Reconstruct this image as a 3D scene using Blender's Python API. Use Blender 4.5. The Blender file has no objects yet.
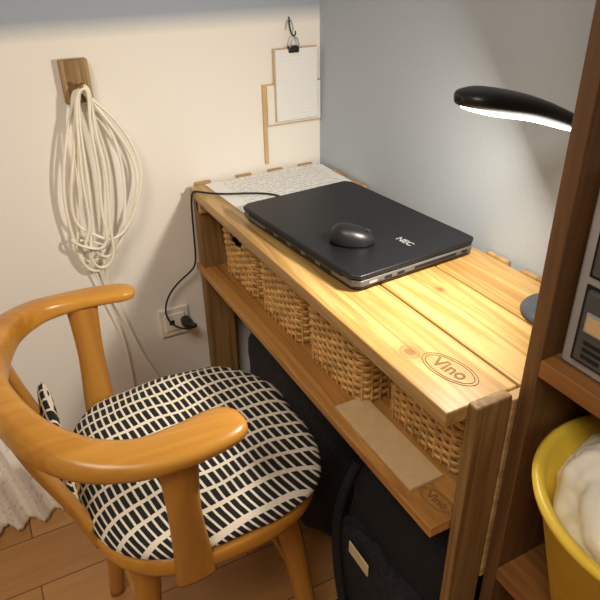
import bpy, math, random
from mathutils import Vector, Matrix, noise
random.seed(4)
sc=bpy.context.scene
try:
    sc.view_settings.view_transform='Standard'
except Exception: pass
COL=bpy.context.collection

# ------------------------------------------------------------ camera
Xc=Vector((.885,-.2436,.3975)).normalized()
Yc=Vector((-.466,-.430,.773)); Yc=(Yc-Xc*Yc.dot(Xc)).normalized()
Uc=Xc.cross(Yc)
cam=bpy.data.cameras.new("Camera"); co=bpy.data.objects.new("Camera",cam); COL.objects.link(co)
right=Vector((Xc[0],Yc[0],Uc[0])); down=Vector((Xc[1],Yc[1],Uc[1])); fwd=Vector((Xc[2],Yc[2],Uc[2]))
M=Matrix((right,-down,-fwd)).transposed().to_4x4(); M.translation=Vector((-.733,-1.305,1.178))
co.matrix_world=M
cam.lens=37.5; cam.sensor_width=36; cam.clip_start=.02
sc.camera=co

# ------------------------------------------------------------ materials
def new_mat(name):
    m=bpy.data.materials.new(name); m.use_nodes=True
    nt=m.node_tree; b=nt.nodes['Principled BSDF']
    return m,nt,b
def N(nt,t,**k):
    n=nt.nodes.new(t)
    for a,v in k.items(): setattr(n,a,v)
    return n
def lin(c):
    return tuple(((x/255)/12.92 if x/255<=.04045 else (((x/255)+.055)/1.055)**2.4) for x in c)+(1,)
def plain(name,rgb,rough=.5,metal=0,noise_amt=.06,nscale=20,bump=0,spec=.5):
    m,nt,b=new_mat(name)
    tc=N(nt,'ShaderNodeTexCoord'); nz=N(nt,'ShaderNodeTexNoise'); nz.inputs['Scale'].default_value=nscale; nz.inputs['Detail'].default_value=4
    nt.links.new(tc.outputs['Object'],nz.inputs['Vector'])
    cr=N(nt,'ShaderNodeValToRGB'); c=lin(rgb)
    cr.color_ramp.elements[0].color=tuple(x*(1-noise_amt*2) for x in c[:3])+(1,)
    cr.color_ramp.elements[1].color=tuple(min(1,x*(1+noise_amt*2)) for x in c[:3])+(1,)
    cr.color_ramp.elements[0].position=.3; cr.color_ramp.elements[1].position=.7
    nt.links.new(nz.outputs['Fac'],cr.inputs['Fac']); nt.links.new(cr.outputs['Color'],b.inputs['Base Color'])
    b.inputs['Roughness'].default_value=rough; b.inputs['Metallic'].default_value=metal
    b.inputs['Specular IOR Level'].default_value=spec
    if bump:
        bp=N(nt,'ShaderNodeBump'); bp.inputs['Strength'].default_value=bump; bp.inputs['Distance'].default_value=.002
        nt.links.new(nz.outputs['Fac'],bp.inputs['Height']); nt.links.new(bp.outputs['Normal'],b.inputs['Normal'])
    return m
def wood(name,dark,light,axis='Y',scale=1.0,rough=.4,ring=.35,knots=None,spec=.5,bump=.15):
    m,nt,b=new_mat(name); L=nt.links
    tc=N(nt,'ShaderNodeTexCoord'); mp=N(nt,'ShaderNodeMapping')
    s={'X':(1.2,22,22),'Y':(22,1.2,22),'Z':(22,22,1.2)}[axis]
    mp.inputs['Scale'].default_value=tuple(v*scale for v in s)
    L.new(tc.outputs['Object'],mp.inputs['Vector'])
    n1=N(nt,'ShaderNodeTexNoise'); n1.inputs['Scale'].default_value=1; n1.inputs['Detail'].default_value=5; n1.inputs['Distortion'].default_value=.8
    L.new(mp.outputs[0],n1.inputs['Vector'])
    mp2=N(nt,'ShaderNodeMapping'); s2={'X':(3,160,160),'Y':(160,3,160),'Z':(160,160,3)}[axis]
    mp2.inputs['Scale'].default_value=tuple(v*scale for v in s2); L.new(tc.outputs['Object'],mp2.inputs['Vector'])
    n2=N(nt,'ShaderNodeTexNoise'); n2.inputs['Scale'].default_value=1; n2.inputs['Detail'].default_value=3
    L.new(mp2.outputs[0],n2.inputs['Vector'])
    mu=N(nt,'ShaderNodeMath',operation='MULTIPLY'); mu.inputs[1].default_value=38; L.new(n1.outputs['Fac'],mu.inputs[0])
    sn=N(nt,'ShaderNodeMath',operation='SINE'); L.new(mu.outputs[0],sn.inputs[0])
    a=N(nt,'ShaderNodeMath',operation='MULTIPLY_ADD'); a.inputs[1].default_value=ring*.35; L.new(sn.outputs[0],a.inputs[0]); L.new(n1.outputs['Fac'],a.inputs[2])
    c=N(nt,'ShaderNodeMath',operation='MULTIPLY_ADD'); c.inputs[1].default_value=.45; L.new(n2.outputs['Fac'],c.inputs[0]); L.new(a.outputs[0],c.inputs[2])
    cr=N(nt,'ShaderNodeValToRGB'); cr.color_ramp.elements[0].position=.42; cr.color_ramp.elements[1].position=.95
    cr.color_ramp.elements[0].color=lin(dark); cr.color_ramp.elements[1].color=lin(light)
    L.new(c.outputs[0],cr.inputs['Fac']); out=cr.outputs['Color']
    for (kx,ky,kr) in (knots or []):
        sx=N(nt,'ShaderNodeSeparateXYZ'); L.new(tc.outputs['Object'],sx.inputs[0])
        cb=N(nt,'ShaderNodeCombineXYZ'); L.new(sx.outputs[0],cb.inputs[0]); 
        yy=N(nt,'ShaderNodeMath',operation='MULTIPLY'); yy.inputs[1].default_value=.75; L.new(sx.outputs[1],yy.inputs[0]); L.new(yy.outputs[0],cb.inputs[1])
        ds=N(nt,'ShaderNodeVectorMath',operation='DISTANCE'); L.new(cb.outputs[0],ds.inputs[0]); ds.inputs[1].default_value=(kx,ky*.75,0)
        kc=N(nt,'ShaderNodeValToRGB'); e=kc.color_ramp.elements
        e[0].position=0; e[0].color=(1,1,1,1); e[1].position=1; e[1].color=(0,0,0,1)
        for p,v in ((.28,.9),(.36,.35),(.5,.75),(.6,.15),(.8,.25)):
            q=e.new(p); q.color=(v,v,v,1)
        dv=N(nt,'ShaderNodeMath',operation='DIVIDE'); dv.inputs[1].default_value=kr; L.new(ds.outputs['Value'],dv.inputs[0]); L.new(dv.outputs[0],kc.inputs['Fac'])
        km=N(nt,'ShaderNodeMath',operation='MULTIPLY'); km.inputs[1].default_value=.8; L.new(kc.outputs['Color'],km.inputs[0])
        mx=N(nt,'ShaderNodeMixRGB'); L.new(km.outputs[0],mx.inputs['Fac']); L.new(out,mx.inputs['Color1']); mx.inputs['Color2'].default_value=lin((112,72,34))
        out=mx.outputs['Color']
    L.new(out,b.inputs['Base Color'])
    b.inputs['Roughness'].default_value=rough; b.inputs['Specular IOR Level'].default_value=spec
    bp=N(nt,'ShaderNodeBump'); bp.inputs['Strength'].default_value=bump; bp.inputs['Distance'].default_value=.001
    L.new(n2.outputs['Fac'],bp.inputs['Height']); L.new(bp.outputs['Normal'],b.inputs['Normal'])
    return m

M_pineTop=wood('pine_top',(164,124,66),(200,164,104),'Y',1,.42,.55,knots=[(-.302,-.774,.022),(-.16,-.66,.012),(-.06,-.83,.014)])
M_pineShelf=wood('pine_shelf',(150,98,46),(194,142,76),'Y',1,.45,.4)
M_pineLeg=wood('pine_leg',(110,80,42),(158,122,74),'Z',1,.6,.4)
M_pineX=wood('pine_cross',(150,116,72),(190,156,108),'X',1,.5,.4)
M_cab=wood('cabinet_wood',(74,50,28),(110,76,44),'Z',1,.45,.3)
M_cabY=wood('cabinet_shelf_wood',(108,68,34),(150,100,52),'Y',1,.4,.3)
M_chair=wood('chair_wood',(176,116,40),(206,148,62),'X',.5,.3,.2,bump=.03)
M_chairZ=wood('chair_wood_vertical',(158,102,36),(190,134,56),'Z',.5,.32,.2,bump=.03)
M_block=wood('hook_wood',(128,98,58),(178,144,96),'Z',1.5,.6,.6)
M_black=plain('black_plastic',(24,24,27),.38)
M_lapbase=plain('laptop_base_grey',(96,98,102),.4,.2)
M_lid=plain('laptop_lid_black',(20,21,25),.42,nscale=300,noise_amt=.1,spec=.4)
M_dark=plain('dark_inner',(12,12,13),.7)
M_silver=plain('silver',(176,178,182),.4,.4)
M_white=plain('white_plastic',(236,230,216),.45)
M_cable=plain('cable_white',(248,242,226),.45,noise_amt=.02)
M_paper=plain('paper_white',(236,234,228),.8,noise_amt=.01)
M_board=plain('kraft_board',(206,174,128),.8,nscale=60,noise_amt=.03)
M_wick=plain('wicker',(212,168,102),.6,nscale=60,noise_amt=.2)
M_fabricK=plain('black_fabric',(20,20,24),.85,nscale=200,noise_amt=.3,bump=.6)
M_fabricK2=plain('charcoal_fabric',(28,27,31),.9,nscale=120,noise_amt=.3,bump=.6)
M_yellow=plain('yellow_plastic',(238,204,72),.35,noise_amt=.03)
M_bag=plain('plastic_bag_white',(234,228,212),.3,nscale=14,bump=1.0)
M_stripe=plain('bag_fold',(206,184,150),.4)
M_bluedisc=plain('lamp_base_grey',(66,72,80),.35)
M_ceil=plain('ceiling_paint',(220,214,200),.9)
M_tag=plain('tag_cream',(225,205,160),.7)
M_burn=plain('burnt_mark',(126,90,48),.8)
M_outer=plain('room_paint',(222,212,196),.9,noise_amt=.01)

m,nt,b=new_mat('wall_back_paint_shade'); L=nt.links
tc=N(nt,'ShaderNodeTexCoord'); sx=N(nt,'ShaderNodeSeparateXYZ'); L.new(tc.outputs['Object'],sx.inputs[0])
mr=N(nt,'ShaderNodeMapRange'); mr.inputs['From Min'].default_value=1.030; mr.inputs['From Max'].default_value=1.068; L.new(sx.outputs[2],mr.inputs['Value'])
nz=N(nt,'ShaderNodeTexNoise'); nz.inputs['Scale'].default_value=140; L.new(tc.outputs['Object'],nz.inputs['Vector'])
mx=N(nt,'ShaderNodeMixRGB'); L.new(mr.outputs[0],mx.inputs['Fac']); mx.inputs['Color1'].default_value=lin((242,238,230)); mx.inputs['Color2'].default_value=lin((162,172,186))  # cream paint; cool shade on the upper wall is mixed into the colour by height
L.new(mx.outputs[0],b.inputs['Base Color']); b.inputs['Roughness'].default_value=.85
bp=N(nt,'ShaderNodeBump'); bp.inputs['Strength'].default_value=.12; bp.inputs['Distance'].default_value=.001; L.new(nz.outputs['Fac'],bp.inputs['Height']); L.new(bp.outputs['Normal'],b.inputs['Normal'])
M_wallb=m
M_wallr=plain('wall_right_paint',(176,185,194),.75,noise_amt=.01,nscale=120,bump=.1)

m,nt,b=new_mat('floor_wood'); L=nt.links
tc=N(nt,'ShaderNodeTexCoord'); br=N(nt,'ShaderNodeTexBrick'); L.new(tc.outputs['Object'],br.inputs['Vector'])
br.inputs['Scale'].default_value=1; br.inputs['Brick Width'].default_value=.42; br.inputs['Row Height'].default_value=.14; br.inputs['Mortar Size'].default_value=.0016
br.inputs['Color1'].default_value=lin((202,150,92)); br.inputs['Color2'].default_value=lin((186,134,78)); br.inputs['Mortar'].default_value=lin((120,76,42))
mp=N(nt,'ShaderNodeMapping'); mp.inputs['Scale'].default_value=(3,50,1); L.new(tc.outputs['Object'],mp.inputs['Vector'])
nz=N(nt,'ShaderNodeTexNoise'); nz.inputs['Scale'].default_value=1; nz.inputs['Detail'].default_value=4; L.new(mp.outputs[0],nz.inputs['Vector'])
cr=N(nt,'ShaderNodeValToRGB'); cr.color_ramp.elements[0].color=(.72,.72,.72,1); cr.color_ramp.elements[1].color=(1.1,1.1,1.1,1); L.new(nz.outputs['Fac'],cr.inputs['Fac'])
mx=N(nt,'ShaderNodeMixRGB',blend_type='MULTIPLY'); mx.inputs['Fac'].default_value=1; L.new(br.outputs['Color'],mx.inputs['Color1']); L.new(cr.outputs['Color'],mx.inputs['Color2'])
L.new(mx.outputs[0],b.inputs['Base Color']); b.inputs['Roughness'].default_value=.4
M_floor=m

def mathn(nt,op,a,bv=None):
    n=N(nt,'ShaderNodeMath',operation=op)
    if isinstance(a,(int,float)): n.inputs[0].default_value=a
    else: nt.links.new(a,n.inputs[0])
    if bv is not None:
        if isinstance(bv,(int,float)): n.inputs[1].default_value=bv
        else: nt.links.new(bv,n.inputs[1])
    return n.outputs[0]
m,nt,b=new_mat('cushion_fabric'); L=nt.links
tc=N(nt,'ShaderNodeTexCoord'); mp=N(nt,'ShaderNodeMapping'); mp.inputs['Rotation'].default_value=(0,0,math.radians(-6)); L.new(tc.outputs['Object'],mp.inputs['Vector'])
sx=N(nt,'ShaderNodeSeparateXYZ'); L.new(mp.outputs[0],sx.inputs[0])
pu=.031; pv=.0128
uu=mathn(nt,'MULTIPLY',sx.outputs[1],1/pu)
vv=mathn(nt,'MULTIPLY',mathn(nt,'ADD',sx.outputs[0],mathn(nt,'MULTIPLY',sx.outputs[2],.8)),1/pv)
u=mathn(nt,'FRACT',uu); v=mathn(nt,'FRACT',vv)
dash=mathn(nt,'MULTIPLY',mathn(nt,'LESS_THAN',u,.79),mathn(nt,'LESS_THAN',v,.69))
colpar=mathn(nt,'LESS_THAN',mathn(nt,'FRACT',mathn(nt,'MULTIPLY',mathn(nt,'FLOOR',uu),.5001)),.3)
mxa=N(nt,'ShaderNodeMixRGB'); L.new(mathn(nt,'MULTIPLY',mathn(nt,'GREATER_THAN',u,.82),colpar),mxa.inputs['Fac']); mxa.inputs['Color1'].default_value=lin((232,224,206)); mxa.inputs['Color2'].default_value=lin((190,160,112))
mxc=N(nt,'ShaderNodeMixRGB'); L.new(dash,mxc.inputs['Fac']); L.new(mxa.outputs[0],mxc.inputs['Color1']); mxc.inputs['Color2'].default_value=lin((22,23,30))
L.new(mxc.outputs[0],b.inputs['Base Color']); b.inputs['Roughness'].default_value=.9
M_cush=m

def text_paper(name,axis_line,axis_run,freq,x0,x1,ink,amt):
    m,nt,b=new_mat(name); L=nt.links
    tc=N(nt,'ShaderNodeTexCoord'); sx=N(nt,'ShaderNodeSeparateXYZ'); L.new(tc.outputs['Object'],sx.inputs[0])
    l=mathn(nt,'LESS_THAN',mathn(nt,'FRACT',mathn(nt,'MULTIPLY',sx.outputs[axis_line],freq)),.34)
    mp=N(nt,'ShaderNodeMapping'); sc_=[0,0,0]; sc_[axis_run]=170; sc_[axis_line]=freq*.8; mp.inputs['Scale'].default_value=sc_; L.new(tc.outputs['Object'],mp.inputs['Vector'])
    nz=N(nt,'ShaderNodeTexNoise'); nz.inputs['Scale'].default_value=1; L.new(mp.outputs[0],nz.inputs['Vector'])
    g=mathn(nt,'GREATER_THAN',nz.outputs['Fac'],.47)
    a1=mathn(nt,'GREATER_THAN',sx.outputs[axis_run],x0); a2=mathn(nt,'LESS_THAN',sx.outputs[axis_run],x1)
    f=mathn(nt,'MULTIPLY',mathn(nt,'MULTIPLY',l,g),mathn(nt,'MULTIPLY',a1,a2)); f=mathn(nt,'MULTIPLY',f,amt)
    mx=N(nt,'ShaderNodeMixRGB'); L.new(f,mx.inputs['Fac']); mx.inputs['Color1'].default_value=lin((238,238,236)); mx.inputs['Color2'].default_value=lin(ink)
    L.new(mx.outputs[0],b.inputs['Base Color']); b.inputs['Roughness'].default_value=.8
    return m
M_text=text_paper('printed_paper',1,0,80,-.27,-.03,(80,82,90),.42)
M_ruled=text_paper('ruled_paper',2,0,120,-9,9,(210,210,212),.15)

m,nt,b=new_mat('led_diffuser'); b.inputs['Emission Color'].default_value=(1,.97,.9,1); b.inputs['Emission Strength'].default_value=5
M_led=m

m,nt,b=new_mat('curtain_cloth'); L=nt.links
tc=N(nt,'ShaderNodeTexCoord'); vo=N(nt,'ShaderNodeTexVoronoi'); vo.inputs['Scale'].default_value=60; L.new(tc.outputs['Object'],vo.inputs['Vector'])
cr=N(nt,'ShaderNodeValToRGB'); cr.color_ramp.elements[0].color=lin((226,214,192)); cr.color_ramp.elements[1].color=lin((252,248,238)); cr.color_ramp.elements[0].position=.12; cr.color_ramp.elements[1].position=.3
L.new(vo.outputs['Distance'],cr.inputs['Fac']); L.new(cr.outputs['Color'],b.inputs['Base Color']); b.inputs['Roughness'].default_value=.9
bp=N(nt,'ShaderNodeBump'); bp.inputs['Strength'].default_value=.25; bp.inputs['Distance'].default_value=.002; L.new(vo.outputs['Distance'],bp.inputs['Height']); L.new(bp.outputs['Normal'],b.inputs['Normal'])
M_lace=m

# ------------------------------------------------------------ geometry helpers
def empty(name,loc):
    e=bpy.data.objects.new(name,None); e.empty_display_size=.05; e.location=loc; COL.objects.link(e); return e
def par(o,p):
    if p is not None:
        o.parent=p; o.matrix_parent_inverse=Matrix.Translation(-Vector(p.location))
    return o
def mesh(name,v,f,mat,parent=None,smooth=True):
    me=bpy.data.meshes.new(name); me.from_pydata([tuple(a) for a in v],[],f); me.update()
    if mat: me.materials.append(mat)
    for p in me.polygons: p.use_smooth=smooth
    o=bpy.data.objects.new(name,me); COL.objects.link(o); return par(o,parent)
def bevel(o,w,seg=2):
    md=o.modifiers.new('bevel','BEVEL'); md.width=w; md.segments=seg; md.limit_method='ANGLE'
    for p in o.data.polygons: p.use_smooth=True
    wn=o.modifiers.new('wn','WEIGHTED_NORMAL'); wn.keep_sharp=True
BF=[(0,3,2,1),(4,5,6,7),(0,1,5,4),(1,2,6,5),(2,3,7,6),(3,0,4,7)]
def box(name,x0,x1,y0,y1,z0,z1,mat,parent=None,bv=.002,xf=None):
    v=[Vector(p) for p in ((x0,y0,z0),(x1,y0,z0),(x1,y1,z0),(x0,y1,z0),(x0,y0,z1),(x1,y0,z1),(x1,y1,z1),(x0,y1,z1))]
    if xf: v=[xf@p for p in v]
    o=mesh(name,v,BF,mat,parent,False)
    if bv: bevel(o,bv)
    return o
def catmull(pts,n):
    P=[tuple(p) for p in pts]; P=[P[0]]+P+[P[-1]]; out=[]; segs=len(P)-3
    for i in range(n+1):
        t=i/n*segs; k=min(int(t),segs-1); t-=k
        a,b_,c,d=P[k:k+4]
        out.append([.5*((2*b_[j])+(-a[j]+c[j])*t+(2*a[j]-5*b_[j]+4*c[j]-d[j])*t*t+(-a[j]+3*b_[j]-3*c[j]+d[j])*t**3) for j in range(len(b_))])
    return out
def sweep(name,pts,mat,parent,up=(0,0,1),n=60,prof=14,e=3.0):
    S=catmull(pts,n); V=[];F=[]
    up=Vector(up)
    for i,s in enumerate(S):
        p=Vector(s[:3]); a=Vector(S[max(i-1,0)][:3]); b_=Vector(S[min(i+1,n)][:3]); t=(b_-a).normalized()
        sd=t.cross(up).normalized(); u2=sd.cross(t).normalized()
        for k in range(prof):
            th=2*math.pi*k/prof; c,s_=math.cos(th),math.sin(th)
            r=1/((abs(c)**e+abs(s_)**e)**(1/e))
            V.append(p+sd*(c*r*s[3])+u2*(s_*r*s[4]))
    for i in range(n):
        for k in range(prof):
            k2=(k+1)%prof; F.append((i*prof+k,i*prof+k2,(i+1)*prof+k2,(i+1)*prof+k))
    F.append(tuple(range(prof))[::-1]); F.append(tuple(n*prof+k for k in range(prof)))
    return mesh(name,V,F,mat,parent)
def tube(name,pts,r,mat,parent=None,cyclic=False):
    cu=bpy.data.curves.new(name,'CURVE'); cu.dimensions='3D'; cu.bevel_depth=r; cu.bevel_resolution=3; cu.resolution_u=8
    s=cu.splines.new('NURBS'); s.points.add(len(pts)-1)
    for q,p in zip(s.points,pts): q.co=(*p,1)
    s.order_u=4; s.use_endpoint_u=not cyclic; s.use_cyclic_u=cyclic
    cu.materials.append(mat); o=bpy.data.objects.new(name,cu); COL.objects.link(o); return par(o,parent)
def lathe(name,prof,center,mat,parent=None,n=48):
    V=[];F=[];R=len(prof)
    for k in range(n):
        th=2*math.pi*k/n
        for r,z in prof: V.append((center[0]+r*math.cos(th),center[1]+r*math.sin(th),center[2]+z))
    for k in range(n):
        k2=(k+1)%n
        for i in range(R-1): F.append((k*R+i,k2*R+i,k2*R+i+1,k*R+i+1))
    return mesh(name,V,F,mat,parent)
def superdisc(name,c,a,b_,n_e,rings,mat,parent,N_=72,wr=0):
    V=[];F=[]
    for (rho,z) in rings:
        for k in range(N_):
            th=2*math.pi*k/N_; cc,ss=math.cos(th),math.sin(th)
            r=1/((abs(cc)**n_e+abs(ss)**n_e)**(1/n_e))
            x=c[0]+a*r*rho*cc; y=c[1]+b_*r*rho*ss
            zz=z+(wr*noise.noise(Vector((x*14,y*14,0))) if wr else 0)
            V.append((x,y,zz))
    for i in range(len(rings)-1):
        for k in range(N_):
            k2=(k+1)%N_; F.append((i*N_+k,(i+1)*N_+k,(i+1)*N_+k2,i*N_+k2))
    F.append(tuple(range(N_))); F.append(tuple((len(rings)-1)*N_+k for k in range(N_))[::-1])
    return mesh(name,V,F,mat,parent)
def text(name,body,size,loc,rot,mat,parent,ext=.0002,off=.0003):
    cu=bpy.data.curves.new(name,'FONT'); cu.body=body; cu.size=size; cu.extrude=ext; cu.align_x='CENTER'; cu.align_y='CENTER'
    cu.offset=off
    cu.materials.append(mat); o=bpy.data.objects.new(name,cu); COL.objects.link(o)
    o.location=loc; o.rotation_euler=rot
    return par(o,parent)

# ------------------------------------------------------------ room
box('floor',-3,.1,-3,.1,-.1,0,M_floor,None,0)
box('ceiling',-3,.1,-3,.1,2.4,2.5,M_ceil,None,0)
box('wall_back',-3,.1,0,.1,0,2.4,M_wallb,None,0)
box('wall_right',0,.1,-3,0,0,2.4,M_wallr,None,0)
box('wall_left',-3.1,-3,-3,.1,0,2.4,M_outer,None,0)
box('wall_front',-3,.1,-3.1,-3,0,2.4,M_outer,None,0)

# ------------------------------------------------------------ desk
T=.717
desk=empty('wooden_desk',(-.17,-.45,0))
for i,(a,b_) in enumerate(((-.34,-.2315),(-.2285,-.1165),(-.1135,-.012))):
    box('top_plank_%d'%(i+1),a,b_,-.894,-.014,T-.022,T,M_pineTop,desk,.0025)
box('far_batten',-.335,-.02,-.06,-.035,T-.05,T-.022,M_pineX,desk)
for i,(a,b_) in enumerate(((-.342,-.236),(-.234,-.12),(-.118,-.03))):
    box('shelf_plank_%d'%(i+1),a,b_,-.894,-.012,.513,.530,M_pineShelf,desk,.002)
box('leg_near_front',-.311,-.256,-.9105,-.8945,0,T+.006,M_pineLeg,desk,.003)
box('end_board',-.255,-.02,-.9105,-.8945,.40,T-.002,M_pineX,desk,.002)
box('leg_near_back',-.10,-.02,-.9105,-.8945,0,.399,M_pineLeg,desk,.002)
box('leg_far_front',-.335,-.27,-.050,-.014,.0,T-.022,M_pineLeg,desk,.003)
box('leg_far_back',-.09,-.02,-.050,-.014,0,T-.05,M_pineLeg,desk,.003)
for i,x in enumerate((-.305,-.205,-.125,-.045)):
    box('end_tab_%d'%(i+1),x-.018,x+.018,-.0135,-.003,.60,T+.005,M_pineX,desk,.002)
for i,y in enumerate((-.10,-.19,-.62,-.70,-.80)):
    box('back_tab_%d'%(i+1),-.0115,-.002,y-.025,y+.025,.60,T+.004,M_pineX,desk,.002)
box('back_rail',-.030,-.013,-.89,-.06,T-.07,T-.022,M_pineShelf,desk)
def stamp(n,cx,cy,z,rot,s=1):
    for k,(a,b_) in enumerate(((.042,.021),(.037,.0175))):
        pts=[]
        for i in range(28):
            th=2*math.pi*i/28; x=a*s*math.cos(th); y=b_*s*math.sin(th)
            pts.append((cx+x*math.cos(rot)-y*math.sin(rot),cy+x*math.sin(rot)+y*math.cos(rot),z))
        tube('stamp_ring_%d_%d'%(n,k+1),pts,.0006,M_burn,desk,True)
    text('stamp_text_%d'%n,'Vino',.027*s,(cx,cy,z),(0,0,rot),M_burn,desk,off=.0006)
stamp(1,-.281,-.828,T+.0001,math.radians(-80))
stamp(2,-.305,-.860,.5301,math.radians(-80),.66)

# kraft board lying on the shelf
kb=box('cardboard_sheet',-.328,-.272,-.832,-.632,.5305,.537,M_board,None,.001)

# ------------------------------------------------------------ wicker baskets
def rrect(hx,hy,r,n):
    dense=[]
    cs=[(hx-r,hy-r,0),(-(hx-r),hy-r,90),(-(hx-r),-(hy-r),180),(hx-r,-(hy-r),270)]
    for cx,cy,a0 in cs:
        for k in range(13):
            a=math.radians(a0+k*90/12); dense.append((cx+r*math.cos(a),cy+r*math.sin(a)))
    dense.append(dense[0]); Ls=[0]
    for a,b_ in zip(dense,dense[1:]): Ls.append(Ls[-1]+math.dist(a,b_))
    out=[];j=0
    for i in range(n):
        s=Ls[-1]*i/n
        while Ls[j+1]<s: j+=1
        t=(s-Ls[j])/max(1e-9,Ls[j+1]-Ls[j]); a,b_=dense[j],dense[j+1]
        dx,dy=b_[0]-a[0],b_[1]-a[1]; l=math.hypot(dx,dy) or 1
        out.append((a[0]+dx*t,a[1]+dy*t,dy/l,-dx/l))
    return out
def basket_mesh(name,hx,hy,h,hole):
    V=[];F=[];n=176;rows=18
    sk=(lambda x,y: x<-hx+.03 and abs(y)<.030)
    def ring(z,inset,amp,ph,rw,rz,skip=None):
        base=len(V); P=rrect(hx-inset,hy-inset,.02,n)
        for i,(x,y,nx,ny) in enumerate(P):
            off=amp*math.sin(math.pi/4*i+ph)
            for k in range(6):
                th=math.pi/3*k; o=off+rw*math.cos(th)
                V.append((x+nx*o,y+ny*o,z+rz*math.sin(th)))
        for i in range(n):
            x,y=P[i][0],P[i][1]
            if skip and skip(x,y): continue
            i2=(i+1)%n
            for k in range(6):
                k2=(k+1)%6; F.append((base+i*6+k,base+i2*6+k,base+i2*6+k2,base+i*6+k2))
    dz=(h-.012)/rows
    for r in range(rows):
        z=.005+dz*r; ins=.008*(1-r/rows)
        ring(z,ins+.004,.0022,math.pi*r,.0026,dz*.55,sk if (hole and r in (12,13,14)) else None)
    ring(h-.006,.001,.0015,0,.0045,.0045); ring(h-.001,.003,.0015,math.pi,.004,.004)
    P=rrect(hx-.008,hy-.008,.02,44)
    for (x,y,nx,ny) in P:
        if hole and sk(x,y): continue
        b0=len(V)
        for zz in (0,h):
            for k in range(5):
                th=2*math.pi*k/5; V.append((x+.002*math.cos(th),y+.002*math.sin(th),zz))
        for k in range(5): F.append((b0+k,b0+(k+1)%5,b0+5+(k+1)%5,b0+5+k))
    b0=len(V)
    for (x,y,_,_) in rrect(hx-.012,hy-.012,.02,24): V.append((x,y,.004))
    F.append(tuple(range(b0,b0+24)))
    me=bpy.data.meshes.new(name); me.from_pydata(V,[],F); me.update(); me.materials.append(M_wick)
    for p in me.polygons: p.use_smooth=True
    return me
bmH=basket_mesh('wicker_basket_hole',.115,.095,.146,True); bmS=basket_mesh('wicker_basket_solid',.115,.095,.146,False)
for i,(x,y,hh) in enumerate(((-.186,-.165,1),(-.186,-.362,0),(-.184,-.56,0),(-.152,-.760,0))):
    nm='wicker_basket'+('' if i==0 else '.%03d'%i)
    o=bpy.data.objects.new(nm,bmH if hh else bmS); COL.objects.link(o); o.location=(x,y,.531)
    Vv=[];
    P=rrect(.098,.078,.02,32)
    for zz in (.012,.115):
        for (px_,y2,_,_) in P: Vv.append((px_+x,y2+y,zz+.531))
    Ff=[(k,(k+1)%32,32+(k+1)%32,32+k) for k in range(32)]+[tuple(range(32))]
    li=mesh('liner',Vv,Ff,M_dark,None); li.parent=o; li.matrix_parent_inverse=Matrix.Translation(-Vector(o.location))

# ------------------------------------------------------------ laptop
lap=empty('laptop',(-.175,-.425,T))
R=Matrix.Translation((-.172,-.420,T))@Matrix.Rotation(math.radians(4.5),4,'Z')
hx,hy=.127,.183
def rslab(name,hx,hy,r,z0,z1,mat,parent,xf,bv=.002):
    P=rrect(hx,hy,r,64); V=[xf@Vector((p[0],p[1],z0)) for p in P]+[xf@Vector((p[0],p[1],z1)) for p in P]
    F=[(k,(k+1)%64,64+(k+1)%64,64+k) for k in range(64)]+[tuple(range(64))[::-1],tuple(range(64,128))]
    o=mesh(name,V,F,mat,parent,False)
    if bv: bevel(o,bv,2)
    return o
rslab('base_bottom',hx-.004,hy-.004,.012,.003,.009,M_black,lap,R,.002)
rslab('base',hx,hy,.012,.009,.0205,M_lapbase,lap,R,.003)
rslab('gap',hx-.003,hy-.003,.012,.0205,.022,M_dark,lap,R,0)
LZ=.0305
rslab('lid',hx+.001,hy+.001,.014,.022,LZ,M_lid,lap,R,.003)
for i,(x,y) in enumerate(((-.11,-.16),(-.11,.16),(.11,-.16),(.11,.16))):
    box('foot_%d'%(i+1),x-.008,x+.008,y-.008,y+.008,.0002,.0035,M_dark,lap,.001,R)
for i,(a,b_,mt) in enumerate(((-.10,-.085,M_silver),(-.07,-.056,M_dark),(-.045,-.031,M_dark),(-.01,.08,M_dark),(.092,.105,M_dark))):
    box('port_%d'%(i+1),a,b_,-hy-.0006,-hy+.004,.012,.0165,mt,lap,0,R)
for i in range(5):
    y=-.12+i*.045
    box('vent_%d'%(i+1),-hx-.0006,-hx+.004,y,y+.03,.011,.016,M_dark,lap,0,R)
box('hinge_bar',-hx-.002,-hx+.006,-.15,.15,.018,.0265,M_dark,lap,.002,R)
lt=R@Vector((.018,-.125,LZ+.0002))
text('lid_logo','NEC',.018,lt,(0,0,math.radians(4.5-90)),M_silver,lap)

# mouse
MZ=T+LZ+.0004
ms=empty('computer_mouse',(-.222,-.500,MZ))
V=[];F=[];nu,nv=32,14
Rm=Matrix.Translation((-.222,-.503,MZ))@Matrix.Rotation(math.radians(-38),4,'Z')@Matrix.Scale(.82,4)
for j in range(nv+1):
    ph=math.pi/2*j/nv
    for i in range(nu):
        th=2*math.pi*i/nu; c,s=math.cos(th),math.sin(th)
        r=math.cos(ph)**.6 if j<nv else 0
        x=.046*r*c; y=.029*r*s*(1-.1*c); z=.036*math.sin(ph)**.85*(1-.25*(x/.046))
        V.append(Rm@Vector((x,y,z)))
for j in range(nv):
    for i in range(nu):
        i2=(i+1)%nu; F.append((j*nu+i,j*nu+i2,(j+1)*nu+i2,(j+1)*nu+i))
F.append(tuple(range(nu))[::-1])
mesh('shell',V,F,M_black,ms)
wv=[(Rm@Vector((.027+.008*math.cos(a),0,.024+.006*math.sin(a)))) for a in [k*math.pi/4 for k in range(8)]]
tube('wheel',wv,.0022,M_dark,ms,True)
tube('button_seam',[Rm@Vector((x,0,.036*(1-(x/.046)**2)**.5*(1-.25*x/.046)+.0005)) for x in (.005,.018,.03,.04)],.0006,M_dark,ms)

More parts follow.
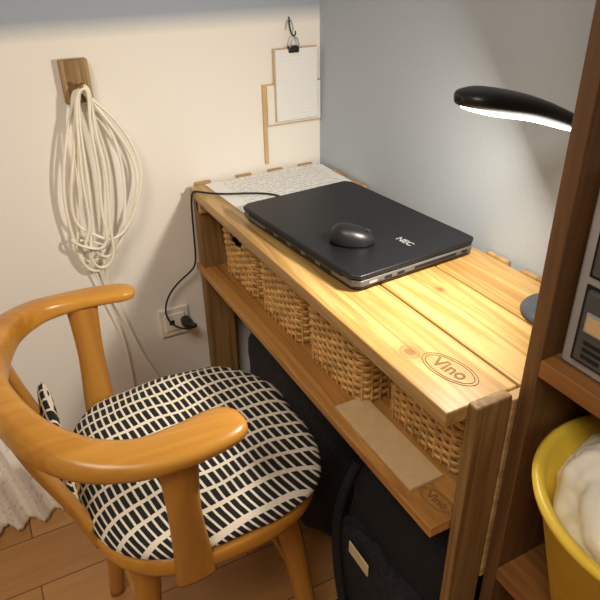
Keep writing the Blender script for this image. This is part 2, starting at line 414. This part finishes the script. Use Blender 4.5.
# papers
pz=T+.0006
pp=empty('printed_papers',(-.16,-.11,T))
for i,(dx,dy,rot) in enumerate(((.004,0,-1.5),(-.004,.003,2.0))):
    Rp=Matrix.Translation((-.156+dx,-.118+dy,pz+i*.0008))@Matrix.Rotation(math.radians(rot),4,'Z')
    v=[Rp@Vector(p) for p in ((-.142,-.1,0),(.142,-.1,0),(.142,.1,0),(-.142,.1,0))]
    o=mesh('sheet_%d'%(i+1),v,[(0,1,2,3)],M_text,pp,False)
    md=o.modifiers.new('s','SOLIDIFY'); md.thickness=.0004

# black power cable
cab=empty('power_cable',(-.37,-.02,.38))
sweep('plug',[(-.385,-.012,.385,.012,.012),(-.385,-.03,.385,.013,.012),(-.38,-.045,.386,.008,.008),(-.372,-.055,.388,.004,.004)],M_black,cab,(0,0,1),16)
tube('cord_lower',[(-.374,-.052,.388),(-.385,-.065,.385),(-.42,-.05,.39),(-.44,-.03,.42),(-.425,-.025,.47),(-.385,-.025,.505),(-.350,-.03,.525),(-.346,-.03,.56),(-.345,-.03,.66),(-.345,-.04,.715),(-.340,-.06,.7215),(-.32,-.09,.7215),(-.285,-.115,.7215),(-.22,-.14,.7215),(-.19,-.18,.7215),(-.20,-.225,.7215)],.0022,M_black,cab)

# wall outlet
ou=empty('wall_outlet',(-.41,-.005,.385))
box('plate',-.447,-.373,-.008,0,.347,.422,M_white,ou,.003)
box('insert',-.435,-.385,-.0115,-.007,.362,.408,M_white,ou,.002)
box('socket_slots',-.425,-.412,-.0118,-.0105,.380,.392,M_dark,ou,0)

# ------------------------------------------------------------ clipboard
cb=empty('hanging_clipboard',(-.07,-.01,.9))
box('backing_strip',-.148,-.139,-.006,0,.735,.912,M_board,cb,.001)
box('backing_board',-.144,-.002,-.0045,0,.820,.912,M_board,cb,.001)
box('backing_pad',-.137,-.002,-.007,-.0045,.823,.909,M_paper,cb,.001)
box('pad_board',-.120,-.012,-.009,-.0075,.828,.984,M_board,cb,.001)
box('pad',-.117,-.014,-.014,-.009,.830,.982,M_ruled,cb,.001)
box('binder_clip',-.086,-.060,-.018,-.006,.974,.988,M_black,cb,.003)
tube('clip_handle',[(-.083,-.016,.985),(-.080,-.02,1.003),(-.072,-.02,1.008),(-.064,-.02,1.003),(-.061,-.016,.985)],.0015,M_silver,cb)
tube('wall_hook',[(-.077,-.003,1.045),(-.077,-.003,1.02),(-.073,-.014,1.004),(-.07,-.02,1.01),(-.07,-.018,1.018)],.0016,M_black,cb)
tube('hook_loop',[(-.086,-.003,1.02),(-.083,-.003,1.036),(-.077,-.003,1.045),(-.07,-.003,1.036),(-.067,-.003,1.02)],.0013,M_silver,cb)

# ------------------------------------------------------------ cable bundle
hb=empty('cable_bundle',(-.535,-.02,.9))
box('hook_block',-.563,-.511,-.022,0,.921,1.0,M_block,hb,.003)
tube('hook_peg',[(-.535,-.02,.945),(-.535,-.045,.945),(-.535,-.052,.962)],.004,M_block,hb)
def loop(i,wl,wr,zb,y,xb):
    top=.957+random.uniform(-.006,.004)
    pts=[(-.535,y,top),(-.548,y,top-.02),(-.558-wl*.4,y-.003,.86),(-.562-wl,y-.002,.76),(-.568-wl*.9,y,.68),(xb-.03,y,zb+.025),(xb,y,zb),(xb+.035,y,zb+.02),(-.52+wr,y,zb+.09),(-.50+wr,y,.79),(-.512+wr*.6,y,.88),(-.522,y,top-.02)]
    pts=[(p[0]+random.uniform(-.007,.007),p[1]+random.uniform(-.003,.003),p[2]+random.uniform(-.006,.006)) for p in pts]
    tube('cable_loop_%d'%i,pts,.0031,M_cable,hb,True)
for i,p in enumerate([(.016,.00,.585,-.575),(.038,.03,.565,-.565),(.0,.05,.60,-.545),(.030,.062,.64,-.53),(-.012,-.01,.575,-.555),(.0,-.028,.62,-.56)]): loop(i+1,p[0],p[1],p[2],-.024-.005*i,p[3])
tube('cable_wrap',[(-.61,-.03,.655),(-.595,-.062,.65),(-.56,-.066,.635),(-.54,-.04,.63),(-.56,-.02,.635),(-.60,-.02,.65)],.0031,M_cable,hb,True)
tube('cable_tail_1',[(-.55,-.03,.60),(-.555,-.02,.54),(-.53,-.012,.45),(-.51,-.01,.36),(-.49,-.01,.29),(-.46,-.01,.22),(-.43,-.01,.1),(-.42,-.01,.01)],.003,M_cable,hb)
tube('cable_tail_2',[(-.58,-.03,.62),(-.565,-.02,.53),(-.545,-.012,.44),(-.53,-.01,.34),(-.535,-.01,.2),(-.54,-.01,.01)],.0022,M_cable,hb)

# ------------------------------------------------------------ desk lamp
dl=empty('desk_lamp',(-.065,-.785,T))
bc=(-.064,-.800,T)
lathe('base',[(0,.0005),(.050,.0005),(.052,.004),(.050,.008),(.046,.011),(0,.012)],bc,M_bluedisc,dl)
lathe('base_hub',[(.0,.011),(.012,.011),(.010,.022),(.007,.03),(0,.03)],bc,M_black,dl,24)
tube('gooseneck',[(-.06,-.798,T+.02),(-.05,-.795,T+.10),(-.03,-.79,T+.18),(-.022,-.782,T+.23),(-.035,-.77,T+.25),(-.060,-.76,T+.257)],.005,M_black,dl)
J=Vector((-.05,-.763,.973)); E=Vector((-.230,-.737,1.022))
ax=(E-J).normalized(); sd=ax.cross(Vector((0,0,1))).normalized(); upv=sd.cross(ax).normalized()
def hp(s,w,h,dz=0):
    p=J+(E-J)*s+upv*dz
    return (p.x,p.y,p.z,w,h)
sweep('head_shell',[hp(-.02,.006,.005),hp(.02,.013,.008),(hp(.2,.022,.010,.005)),hp(.5,.030,.012,.009),hp(.8,.031,.013,.006),hp(.94,.026,.010,.002),hp(1.0,.012,.006,-.002),hp(1.01,.003,.002,-.002)],M_black,dl,upv,40,18,2.6)
sweep('led_strip',[hp(.10,.012,.003,-.006),hp(.2,.018,.003,-.006),hp(.5,.024,.003,-.0045),hp(.8,.025,.003,-.008),hp(.93,.014,.003,-.008)],M_led,dl,upv,24,14,3)

# ------------------------------------------------------------ cabinet
ca=empty('wooden_cabinet',(-.125,-1.12,0))
PY=-.9115
box('side_panel_far',-.25,-.002,PY-.020,PY,0,1.75,M_cab,ca,.0015)
box('side_panel_near',-.25,-.002,-1.44,-1.42,0,1.75,M_cab,ca,.0015)
box('back_panel',-.012,-.002,-1.42,PY-.020,0,1.75,M_cab,ca,0)
for i,z in enumerate((.442,.783,1.25,1.75)):
    box('shelf_%d'%(i+1),-.25,-.012,-1.42,PY-.020,z-.022,z,M_cabY,ca,.0015)
box('bottom',-.25,-.012,-1.42,PY-.020,.03,.05,M_cabY,ca,.0015)

# metal drawer box
db=empty('metal_drawer_box',(-.14,-1.03,.784))
z0=.7835
M_gun=plain('drawer_gunmetal',(84,86,90),.45,.3)
box('frame',-.232,-.03,-1.16,-.940,z0,z0+.205,M_silver,db,.004)
for i,(a,b_) in enumerate(((z0+.014,z0+.096),(z0+.110,z0+.190))):
    box('drawer_recess_%d'%(i+1),-.2335,-.2,-1.152,-.953,a-.003,b_+.003,M_dark,db,.001)
    box('drawer_%d'%(i+1),-.238,-.2,-1.15,-.957,a,b_,M_gun,db,.004)
    box('label_frame_%d'%(i+1),-.2405,-.237,-1.003,-.965,a+.038,a+.060,M_silver,db,.001)
    box('label_%d'%(i+1),-.2415,-.240,-1.000,-.968,a+.041,a+.057,M_board,db,0)
    for k in range(3):
        box('port_%d_%d'%(i+1,k+1),-.2388,-.237,-.990,-.968,a+.008+k*.008,a+.012+k*.008,M_dark,db,0)
    tube('drawer_pull_%d'%(i+1),[(-.238,-1.03,a+.03),(-.252,-1.032,a+.03),(-.252,-1.068,a+.03),(-.238,-1.07,a+.03)],.003,M_silver,db)

# yellow bucket with bag
BC=(-.185,-1.083,.4425)
bk=empty('yellow_bucket',BC)
prof=[(0,0),(.080,0),(.085,.004),(.136,.220),(.144,.225),(.146,.233),(.140,.237),(.132,.231),(.082,.008),(0,.008)]
lathe('bucket_body',prof,BC,M_yellow,bk,64)
V=[];F=[];nu,nv=160,60; bcn=Vector((-.197,-1.080,.652))
for j in range(nv+1):
    ph=math.pi*j/nv-math.pi/2
    for i in range(nu):
        th=2*math.pi*i/nu; d=Vector((math.cos(ph)*math.cos(th),math.cos(ph)*math.sin(th),math.sin(ph)))
        k=1+.09*noise.noise(d*2.2)-.05*abs(noise.noise(d*5+Vector((3,1,2))))+.012*math.sin(14*th+3*noise.noise(d*3))*math.cos(ph)
        V.append((bcn.x+d.x*.104*k,bcn.y+d.y*.112*k,bcn.z+d.z*.088*k))
for j in range(nv):
    for i in range(nu):
        i2=(i+1)%nu; F.append((j*nu+i,j*nu+i2,(j+1)*nu+i2,(j+1)*nu+i))
mesh('plastic_bag',V,F,M_bag,bk)

# ------------------------------------------------------------ chair
ch=empty('wooden_armchair',(-.56,-.52,0))
CX,CY=-.54,-.52
superdisc('seat',(CX,CY),.19,.205,2.7,[(.0,.442),(.5,.442),(.93,.444),(.98,.442),(1,.434),(1,.418),(.985,.408),(.95,.404),(0,.404)],M_chair,ch)
superdisc('seat_underframe',(CX,CY),.15,.16,2.7,[(0,.405),(1,.405),(1,.375),(.96,.37),(0,.37)],M_chairZ,ch)
rg=[(0.001,.489),(.2,.492),(.4,.494),(.6,.492),(.75,.487),(.86,.478),(.93,.468),(.97,.457),(.985,.450),(.97,.445),(.9,.4435),(0,.4435)]
superdisc('seat_cushion',(CX+.004,CY),.194,.206,3.0,rg,M_cush,ch,96,.009)
rail=[(-.518,-.722,.655,.004,.004),(-.526,-.723,.656,.024,.011),(-.55,-.726,.658,.034,.013),(-.60,-.736,.66,.033,.014),(-.66,-.735,.662,.028,.016),(-.72,-.705,.668,.026,.020),(-.768,-.635,.676,.022,.026),(-.793,-.52,.68,.020,.030),(-.768,-.40,.676,.020,.026),(-.72,-.335,.668,.021,.019),(-.66,-.312,.662,.022,.014),(-.60,-.312,.66,.024,.012),(-.57,-.316,.658,.022,.011),(-.556,-.320,.656,.014,.008),(-.552,-.321,.655,.004,.004)]
sweep('arm_rail',rail,M_chair,ch,(0,0,1),140,20,3)
sweep('arm_support_near',[(-.605,-.718,.40,.030,.010),(-.607,-.722,.46,.026,.010),(-.612,-.735,.56,.022,.010),(-.612,-.742,.652,.026,.011)],M_chairZ,ch,(0,1,0),20)
sweep('arm_support_far',[(-.650,-.332,.40,.028,.010),(-.648,-.330,.46,.026,.010),(-.644,-.322,.56,.022,.010),(-.642,-.316,.652,.026,.011)],M_chairZ,ch,(0,1,0),20)
for i,y in enumerate((-.60,-.52,-.44)):
    yt=CY+(y-CY)*1.15
    sweep('back_splat_%d'%(i+1),[(-.715,y,.42,.009,.022),(-.738,y,.50,.009,.018),(-.768,yt,.60,.009,.018),(-.784,yt,.672,.010,.024)],M_chairZ,ch,(0,1,0),20)
for i,(x,y,dx,dy) in enumerate(((-.655,-.625,-.045,-.045),(-.43,-.625,.04,-.05),(-.655,-.415,-.045,.045),(-.43,-.415,.04,.05))):
    sweep('leg_%d'%(i+1),[(x,y,.39,.020,.020),(x+dx*.4,y+dy*.4,.25,.019,.019),(x+dx,y+dy,.0,.014,.014)],M_chairZ,ch,(0,1,0),16)
tube('stretcher_1',[(-.675,-.645,.2),(-.675,-.395,.2)],.009,M_chairZ,ch)
tube('stretcher_2',[(-.412,-.645,.2),(-.412,-.395,.2)],.009,M_chairZ,ch)

# ------------------------------------------------------------ bags under desk
def softbox(name,c,h,mat,parent,e=4,amp=.06,fr=4):
    V=[];F=[];nu,nv=56,30
    for j in range(nv+1):
        ph=math.pi*j/nv-math.pi/2
        for i in range(nu):
            th=2*math.pi*i/nu; d=Vector((math.cos(ph)*math.cos(th),math.cos(ph)*math.sin(th),math.sin(ph)))
            r=1/((abs(d.x)**e+abs(d.y)**e+abs(d.z)**e)**(1/e)); k=r*(1+amp*noise.noise(Vector(c)*3+d*fr))
            V.append((c[0]+d.x*h[0]*k,c[1]+d.y*h[1]*k,max(0.001,c[2]+d.z*h[2]*k)))
    for j in range(nv):
        for i in range(nu):
            i2=(i+1)%nu; F.append((j*nu+i,j*nu+i2,(j+1)*nu+i2,(j+1)*nu+i))
    return mesh(name,V,F,mat,parent)
softbox('back_cushion_flap',(-.735,-.46,.505),(.013,.125,.058),M_cush,ch,3,.03)
bp_=empty('black_backpack',(-.17,-.72,0))
softbox('body',(-.165,-.72,.21),(.120,.150,.21),M_fabricK,bp_)
softbox('front_pocket',(-.28,-.72,.15),(.035,.12,.12),M_fabricK2,bp_)
box('tag',-.322,-.319,-.735,-.675,.235,.262,M_tag,bp_,.001)
tube('carry_handle',[(-.20,-.67,.40),(-.21,-.68,.45),(-.22,-.74,.46),(-.21,-.79,.42)],.008,M_fabricK2,bp_)
tube('strap',[(-.27,-.62,.38),(-.31,-.61,.30),(-.325,-.63,.18),(-.33,-.68,.06),(-.325,-.72,.012)],.009,M_fabricK,bp_)
box('strap_buckle',-.345,-.31,-.70,-.655,.06,.085,M_black,bp_,.004)
b2=empty('black_tote_bag',(-.19,-.33,0))
softbox('body',(-.185,-.33,.24),(.12,.20,.24),M_fabricK2,b2)
tube('handle',[(-.28,-.22,.44),(-.31,-.24,.49),(-.31,-.36,.49),(-.28,-.42,.43)],.006,M_fabricK,b2)

# ------------------------------------------------------------ curtain
V=[];F=[];nx_,nz_=200,40
for j in range(nz_+1):
    z=.010+2.2*(j/nz_)**1.5; fl=max(0,1-z/.5)
    xr=-.90+.140*(fl**.6 if z<.5 else 0)
    for i in range(nx_+1):
        s=i/nx_; x=-1.5+(xr+1.5)*s
        V.append((x,-.065-.035*fl+.014*math.sin(s*85+.6*math.sin(z*3))+.002*math.sin(s*400)+.006*noise.noise(Vector((s*20,z*5,0))),z))
for j in range(nz_):
    for i in range(nx_): F.append((j*(nx_+1)+i,j*(nx_+1)+i+1,(j+1)*(nx_+1)+i+1,(j+1)*(nx_+1)+i))
cu=mesh('window_curtain',V,F,M_lace); cu.modifiers.new('s','SOLIDIFY').thickness=.002

# ------------------------------------------------------------ lights
def area(name,loc,tgt,sx_,sy_,power,colr,parent=None):
    l=bpy.data.lights.new(name,'AREA'); l.shape='RECTANGLE'; l.size=sx_; l.size_y=sy_; l.energy=power; l.color=colr
    o=bpy.data.objects.new(name,l); COL.objects.link(o); o.location=loc
    o.rotation_euler=(Vector(tgt)-Vector(loc)).to_track_quat('-Z','Y').to_euler(); return par(o,parent) if parent else o
area('ceiling_light',(-1.3,-1.5,2.33),(-.9,-.9,.0),.8,.8,29,(1,.91,.79))
mid=J+(E-J)*.62-upv*.034
area('lamp_led',mid,mid+Vector((-.56,.62,-.55)),.05,.04,3.5,(1,.90,.76),dl)
w=bpy.data.worlds.new('World'); sc.world=w; w.use_nodes=True
w.node_tree.nodes['Background'].inputs[0].default_value=(.75,.8,.9,1); w.node_tree.nodes['Background'].inputs[1].default_value=.3
